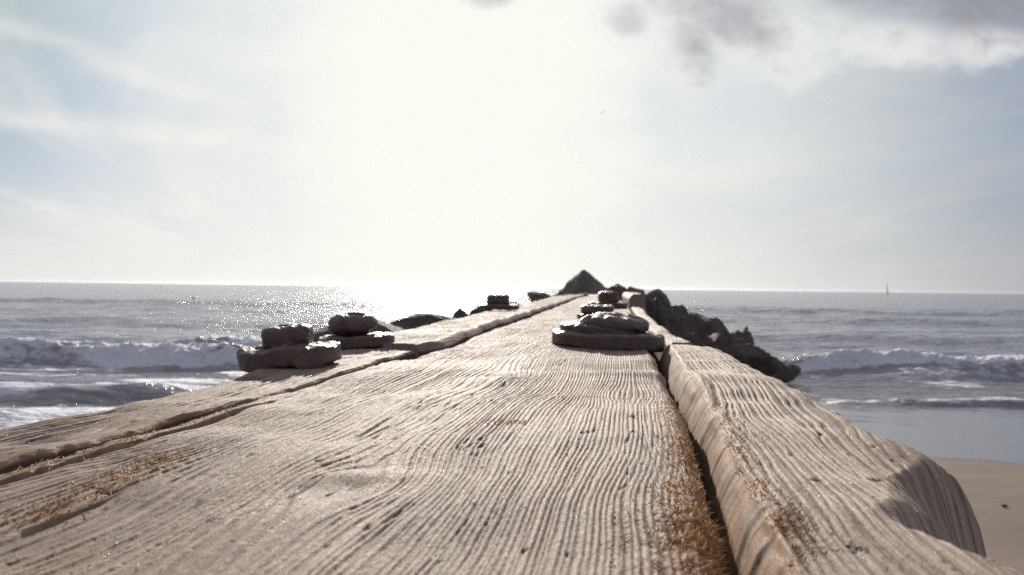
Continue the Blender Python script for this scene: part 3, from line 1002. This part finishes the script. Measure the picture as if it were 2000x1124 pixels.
def rock(c, size, seed, label, group=None, mat=None, name='rock', planes=None, rz=0.0, rough=.12, soft=13.0):
    P_ = rock_shape(seed, planes=planes, rough=rough, soft=soft) * (np.array(size) * .5)
    o = lump_obj(name, P_, mat or ROCK)
    o.location = c; o.rotation_euler = (0, 0, rz)
    tag(o, label, 'rock', group)
    return o


# pyramid on the end of the groyne
d = 15.0
pyr = [(-.80, -.25, .55, .60), (.72, -.30, .66, .56), (.05, -.9, .42, .55), (0, .9, .5, .6), (0, 0, -1, .55), (-.95, 0, -.1, .98), (.95, 0, -.1, 1.0)]
c = P(1146, 560, d)
rock((c.x, c.y, 1.895), (1.30, 1.2, .90), 101, 'large pyramid shaped rock on the far end of the groyne', mat=ROCK_L, planes=pyr, rough=.08, soft=11)


def srock(px, py, w, h, d, seed, label, group=None, mat=None, deep=1.0, planes=None):
    """a rock whose outline is centred on (px, py), w by h picture points, at distance d; deep stretches it down"""
    c = P(px, py, d)
    sx = w / F * d; sz = h / F * d
    top = c.z + sz / 2
    return rock((c.x, c.y, top - sz * deep / 2), (sx * 1.12, sx * .95, sz * deep * 1.12), seed, label, group, mat, rz=seed * .7, planes=planes)


srock(1052, 585, 52, 26, 13.5, 111, 'rounded rock just left of the pyramid rock, beyond the plank edge', mat=ROCK_L, deep=1.4)
srock(1091, 581, 22, 14, 13.8, 112, 'small rock at the left foot of the pyramid rock', deep=1.3)
srock(1115, 577, 24, 9, 13.4, 113, 'flat reddish stone lying in front of the pyramid rock', deep=1.2, mat=ROCK_L)
srock(1140, 577, 26, 8, 13.2, 114, 'low stone centred below the pyramid rock', deep=1.2)
srock(1211, 564, 24, 16, 12.5, 115, 'small square topped stone right of the pyramid rock', mat=ROCK_L, deep=1.5)
srock(1190, 575, 30, 16, 11.5, 116, 'dark stone behind the farthest bolt', deep=1.3)
srock(1238, 569, 44, 14, 12.8, 117, 'flat rock behind the raised far plank', mat=ROCK_L, deep=2.5)
srock(1283, 587, 66, 38, 14.0, 129, 'smooth boulder at the top of the right rock slope', mat=ROCK_L, deep=1.6)
# left of the groyne
HUMP = [(-.46, -.1, .88, .55), (.44, 0, .9, .56), (0, -.6, .8, .62), (0, .6, .8, .65), (.1, 0, 1, .56), (0, 0, -1, 1), (1, 0, 0, 1), (-1, 0, 0, 1), (0, 1, 0, 1), (0, -1, 0, 1)]
c = P(702, 617, 9.0)
rock((c.x, c.y, c.z - .46), (1.34, 1.1, .92), 121, 'dark peaked boulder rising behind the second left bolt', planes=HUMP, rough=.07, soft=14)
c = P(836, 612, 12.0)
rock((c.x, c.y, c.z - .42), (1.72, 1.0, .84), 123, 'long low boulder rising left of the far left plank', planes=[(-.50, 0, .86, .52), (.36, 0, .93, .50), (.06, 0, 1, .48)] + HUMP[2:4] + HUMP[5:], rough=.10, soft=14)
srock(905, 618, 60, 22, 14.0, 124, 'low rock left of the third left bolt', deep=4)
srock(945, 611, 60, 20, 13.0, 125, 'jagged low rock beneath the third left bolt', deep=4)
srock(1005, 602, 60, 16, 14.5, 126, 'low dark rock between the third left bolt and the round rock', deep=4)

# right rock slope: named ones on its outline
slope = [
    (1312, 612, 84, 44, 14.5, 'angular boulder below the smooth boulder on the right slope'),
    (1352, 622, 78, 40, 17.0, 'boulder on the upper outline of the right rock slope'),
    (1392, 632, 64, 36, 20.0, 'boulder midway down the upper outline of the right slope'),
    (1412, 643, 60, 44, 25.0, 'humped boulder on the right slope, nearest the outer tip'),
    (1447, 652, 48, 28, 30.0, 'rounded rock at the outer tip of the upper rock arm'),
    (1463, 659, 34, 12, 33.0, 'lowest flat rock ending the upper rock arm at the water'),
    (1457, 634, 9, 9, 36.0, 'tiny dark rock standing alone off the upper rock arm'),
    (1408, 680, 96, 52, 13.0, 'dark boulder behind the end of the pale right plank'),
    (1460, 692, 100, 40, 15.5, 'broad boulder midway along the lower rock arm'),
    (1506, 708, 90, 36, 18.0, 'sloping boulder near the tip of the lower rock arm'),
    (1538, 718, 56, 16, 19.6, 'low pointed rock at the tip of the lower rock arm'),
]
for k, (a, b, w, h, d, lab) in enumerate(slope):
    srock(a, b + (9 if b < 675 else 2), w, h, d, 140 + k, lab, 'rocks of the right slope', deep=1.5)
fill = [(1275, 612, 70, 60, 13), (1290, 640, 80, 60, 13), (1330, 650, 90, 60, 14), (1345, 680, 80, 60, 13), (1365, 652, 90, 50, 17), (1300, 668, 70, 60, 12),
        (1405, 663, 70, 40, 20), (1438, 668, 60, 24, 24), (1385, 705, 90, 60, 12.5), (1430, 712, 90, 44, 14), (1480, 722, 90, 36, 16), (1340, 630, 70, 50, 16),
        (1255, 590, 50, 50, 12.8), (1372, 640, 60, 40, 19), (1395, 652, 60, 40, 21), (1425, 655, 60, 30, 27), (1450, 728, 80, 40, 15), (1350, 720, 100, 70, 12),
        (1405, 735, 100, 60, 13)]
for k, (a, b, w, h, d) in enumerate(fill):
    b += 10
    srock(a, b, w, h, d, 180 + k, 'dark boulder packed into the right rock slope', 'rocks packed inside the right slope', deep=3.2)

# ------------------------------------------------------------------ sailing boat
def sailboat():
    d = 900.0
    b = P(1733, 572, d)
    root = bpy.data.objects.new('sailboat', None); COL.objects.link(root)
    root.location = (b.x, b.y, 0.0)
    root.rotation_euler = (0, 0, math.radians(62))
    tag(root, 'small sailing boat far out on the right horizon', 'sailboat')
    # hull
    n = 24; rows = []
    for i in range(n + 1):
        s = i / n; xx = -4.5 + 9.5 * s
        hb = 1.45 * math.sin(math.pi * min(1, (s * .86 + .14))) ** .7 if s < 1 else 0.02
        rows.append([(xx, -hb, 1.0 + .3 * s), (xx, -hb * .9, .3), (xx, 0, -.45), (xx, hb * .9, .3), (xx, hb, 1.0 + .3 * s), (xx, 0, 1.12 + .3 * s)])
    co = [p for r in rows for p in r]; fc = []
    for i in range(n):
        for j in range(6):
            fc.append((i * 6 + j, i * 6 + (j + 1) % 6, (i + 1) * 6 + (j + 1) % 6, (i + 1) * 6 + j))
    fc.append(tuple(range(5, -1, -1)))
    raw_mesh('hull', co, fc, HULL, root, True)
    co = []; fc = []
    for k, (z, r) in enumerate(((.9, .11), (14.2, .06))):
        for j in range(8):
            co.append((.6 + r * math.cos(j * math.pi / 4), r * math.sin(j * math.pi / 4), z))
    for j in range(8): fc.append((j, (j + 1) % 8, 8 + (j + 1) % 8, 8 + j))
    raw_mesh('mast', co, fc, HULL, root)

    def sail(tack, clew, head, belly):
        co = []; fc = []; n = 10
        T, C_, Hd = Vector(tack), Vector(clew), Vector(head)
        for i in range(n + 1):
            a = T.lerp(Hd, i / n); e = C_.lerp(Hd, (i / n))
            for j in range(n + 1):
                p = a.lerp(e, j / n); p.y += belly * math.sin(math.pi * j / n) * (1 - i / n) ** .5
                co.append(p)
        m = len(co)
        co += [p + Vector((0, .03, 0)) for p in co]
        for i in range(n):
            for j in range(n):
                q = (i * (n + 1) + j, i * (n + 1) + j + 1, (i + 1) * (n + 1) + j + 1, (i + 1) * (n + 1) + j)
                fc.append(q); fc.append(tuple(m + v for v in q[::-1]))
        raw_mesh('sail', co, fc, SAIL, root, True)
    sail((.5, 0, 2.2), (-4.0, .5, 2.2), (.5, 0, 13.6), .5)
    sail((4.8, 0, 1.5), (1.0, .6, 1.9), (.75, 0, 12.0), .4)


sailboat()

# ------------------------------------------------------------------ gulls
def gull(px, py, d, span, bank, yaw, label, group=None):
    c = P(px, py, d)
    prof = [(-.5, .01), (-.34, .05), (-.1, .10), (.15, .10), (.32, .06), (.40, .07), (.47, .05), (.55, .008)]
    co = []; fc = []; ns = 8
    for (yy, r) in prof:
        for j in range(ns):
            a = j * 2 * math.pi / ns
            co.append((r * math.cos(a), yy, r * .9 * math.sin(a)))
    for i in range(len(prof) - 1):
        for j in range(ns):
            fc.append((i * ns + j, i * ns + (j + 1) % ns, (i + 1) * ns + (j + 1) % ns, (i + 1) * ns + j))
    fc.append(tuple(range(ns - 1, -1, -1))); fc.append(tuple((len(prof) - 1) * ns + j for j in range(ns)))
    for sgn in (-1, 1):
        ws = [(0.05, .18, -.14, .04), (.45, .22, -.06, .22), (.75, .14, -.06, .24), (1.15, -.12, -.20, .14)]
        b = len(co)
        for (wx, le, te, wz) in ws:
            co += [(sgn * wx, le, wz + .012), (sgn * wx, te, wz), (sgn * wx, te, wz - .008), (sgn * wx, le, wz - .012)]
        for i in range(3):
            for j in range(4):
                fc.append((b + i * 4 + j, b + i * 4 + (j + 1) % 4, b + (i + 1) * 4 + (j + 1) % 4, b + (i + 1) * 4 + j))
        fc.append((b + 12, b + 13, b + 14, b + 15))
    # tail
    b = len(co)
    co += [(-.05, -.42, .0), (.05, -.42, .0), (.12, -.66, .0), (-.12, -.66, .0), (-.05, -.42, .03), (.05, -.42, .03), (.12, -.66, .015), (-.12, -.66, .015)]
    fc += [(b, b + 1, b + 2, b + 3), (b + 7, b + 6, b + 5, b + 4), (b, b + 4, b + 5, b + 1), (b + 1, b + 5, b + 6, b + 2), (b + 2, b + 6, b + 7, b + 3), (b + 3, b + 7, b + 4, b)]
    s = span / 2.3
    o = raw_mesh('gull', [(x * s, y * s, z * s) for x, y, z in co], fc, GULL, None, True)
    o.location = c; o.rotation_euler = (0.1, bank, yaw)
    tag(o, label, 'bird', group)


gull(1177, 220, 70, 0.52, -.95, .5, 'gull banking steeply high in the bright sky above the pyramid rock')
for k, (a, b) in enumerate(((1133, 425), (1171, 428), (1209, 430))):
    gull(a, b, 165, 0.65, .1, 1.3, ('left', 'middle', 'right')[k] + ' gull of the lower row flying above the pyramid rock', 'distant gulls in a row')
for k, (a, b) in enumerate(((1181, 407), (1218, 409), (1257, 411))):
    gull(a, b, 168, 0.5, .05, 1.4, ('left', 'middle', 'right')[k] + ' gull of the upper faint row over the groyne end', 'distant gulls in a row')


def weed_scrap():
    d = 1.65 / 0.247
    c = P(1962, 965, d)
    P_ = lump(.022, .014, .010, .9, .8, 15, .008, 32, 16)
    o = lump_obj('seaweed_scrap', P_, ROCK)
    zs = (float(shore(np.array([c.x]))[0]) - c.y) * .031
    o.location = (c.x, c.y, zs)
    tag(o, 'small dark scrap of weed lying on the dry sand at the right', 'seaweed')


weed_scrap()


def float_on_sea():
    c = P(378, 583, 105)
    P_ = lump(.11, .11, .20, .9, .8, 5, .01, 24, 16)
    o = lump_obj('buoy', P_, GULL)
    o.location = (c.x, c.y, c.z - .22)
    tag(o, 'tiny dark float on the open sea at the left', 'buoy')


float_on_sea()


# ------------------------------------------------------------------ thin air volume added to spread sun glare over the far horizon
def glare_haze():
    m = bpy.data.materials.new('glare_air'); m.use_nodes = True
    t = NT(m.node_tree)
    v = t.n('ShaderNodeVolumePrincipled'); o = t.n('ShaderNodeOutputMaterial')
    v.inputs['Color'].default_value = (0.97, 0.96, 0.95, 1)
    v.inputs['Density'].default_value = 0.000010
    v.inputs['Anisotropy'].default_value = 0.80
    t.t.links.new(v.outputs[0], o.inputs['Volume'])
    X, Y0, Y1, Z0, Z1 = 82000.0, -90.0, 31500.0, -3.2, 19.0
    co = [(x, y, z) for x in (-X, X) for y in (Y0, Y1) for z in (Z0, Z1)]
    fc = [(0, 1, 3, 2), (4, 6, 7, 5), (0, 4, 5, 1), (2, 3, 7, 6), (0, 2, 6, 4), (1, 5, 7, 3)]
    h = raw_mesh('glare_haze', co, fc, m)
    tag(h, kind='stuff')


glare_haze()
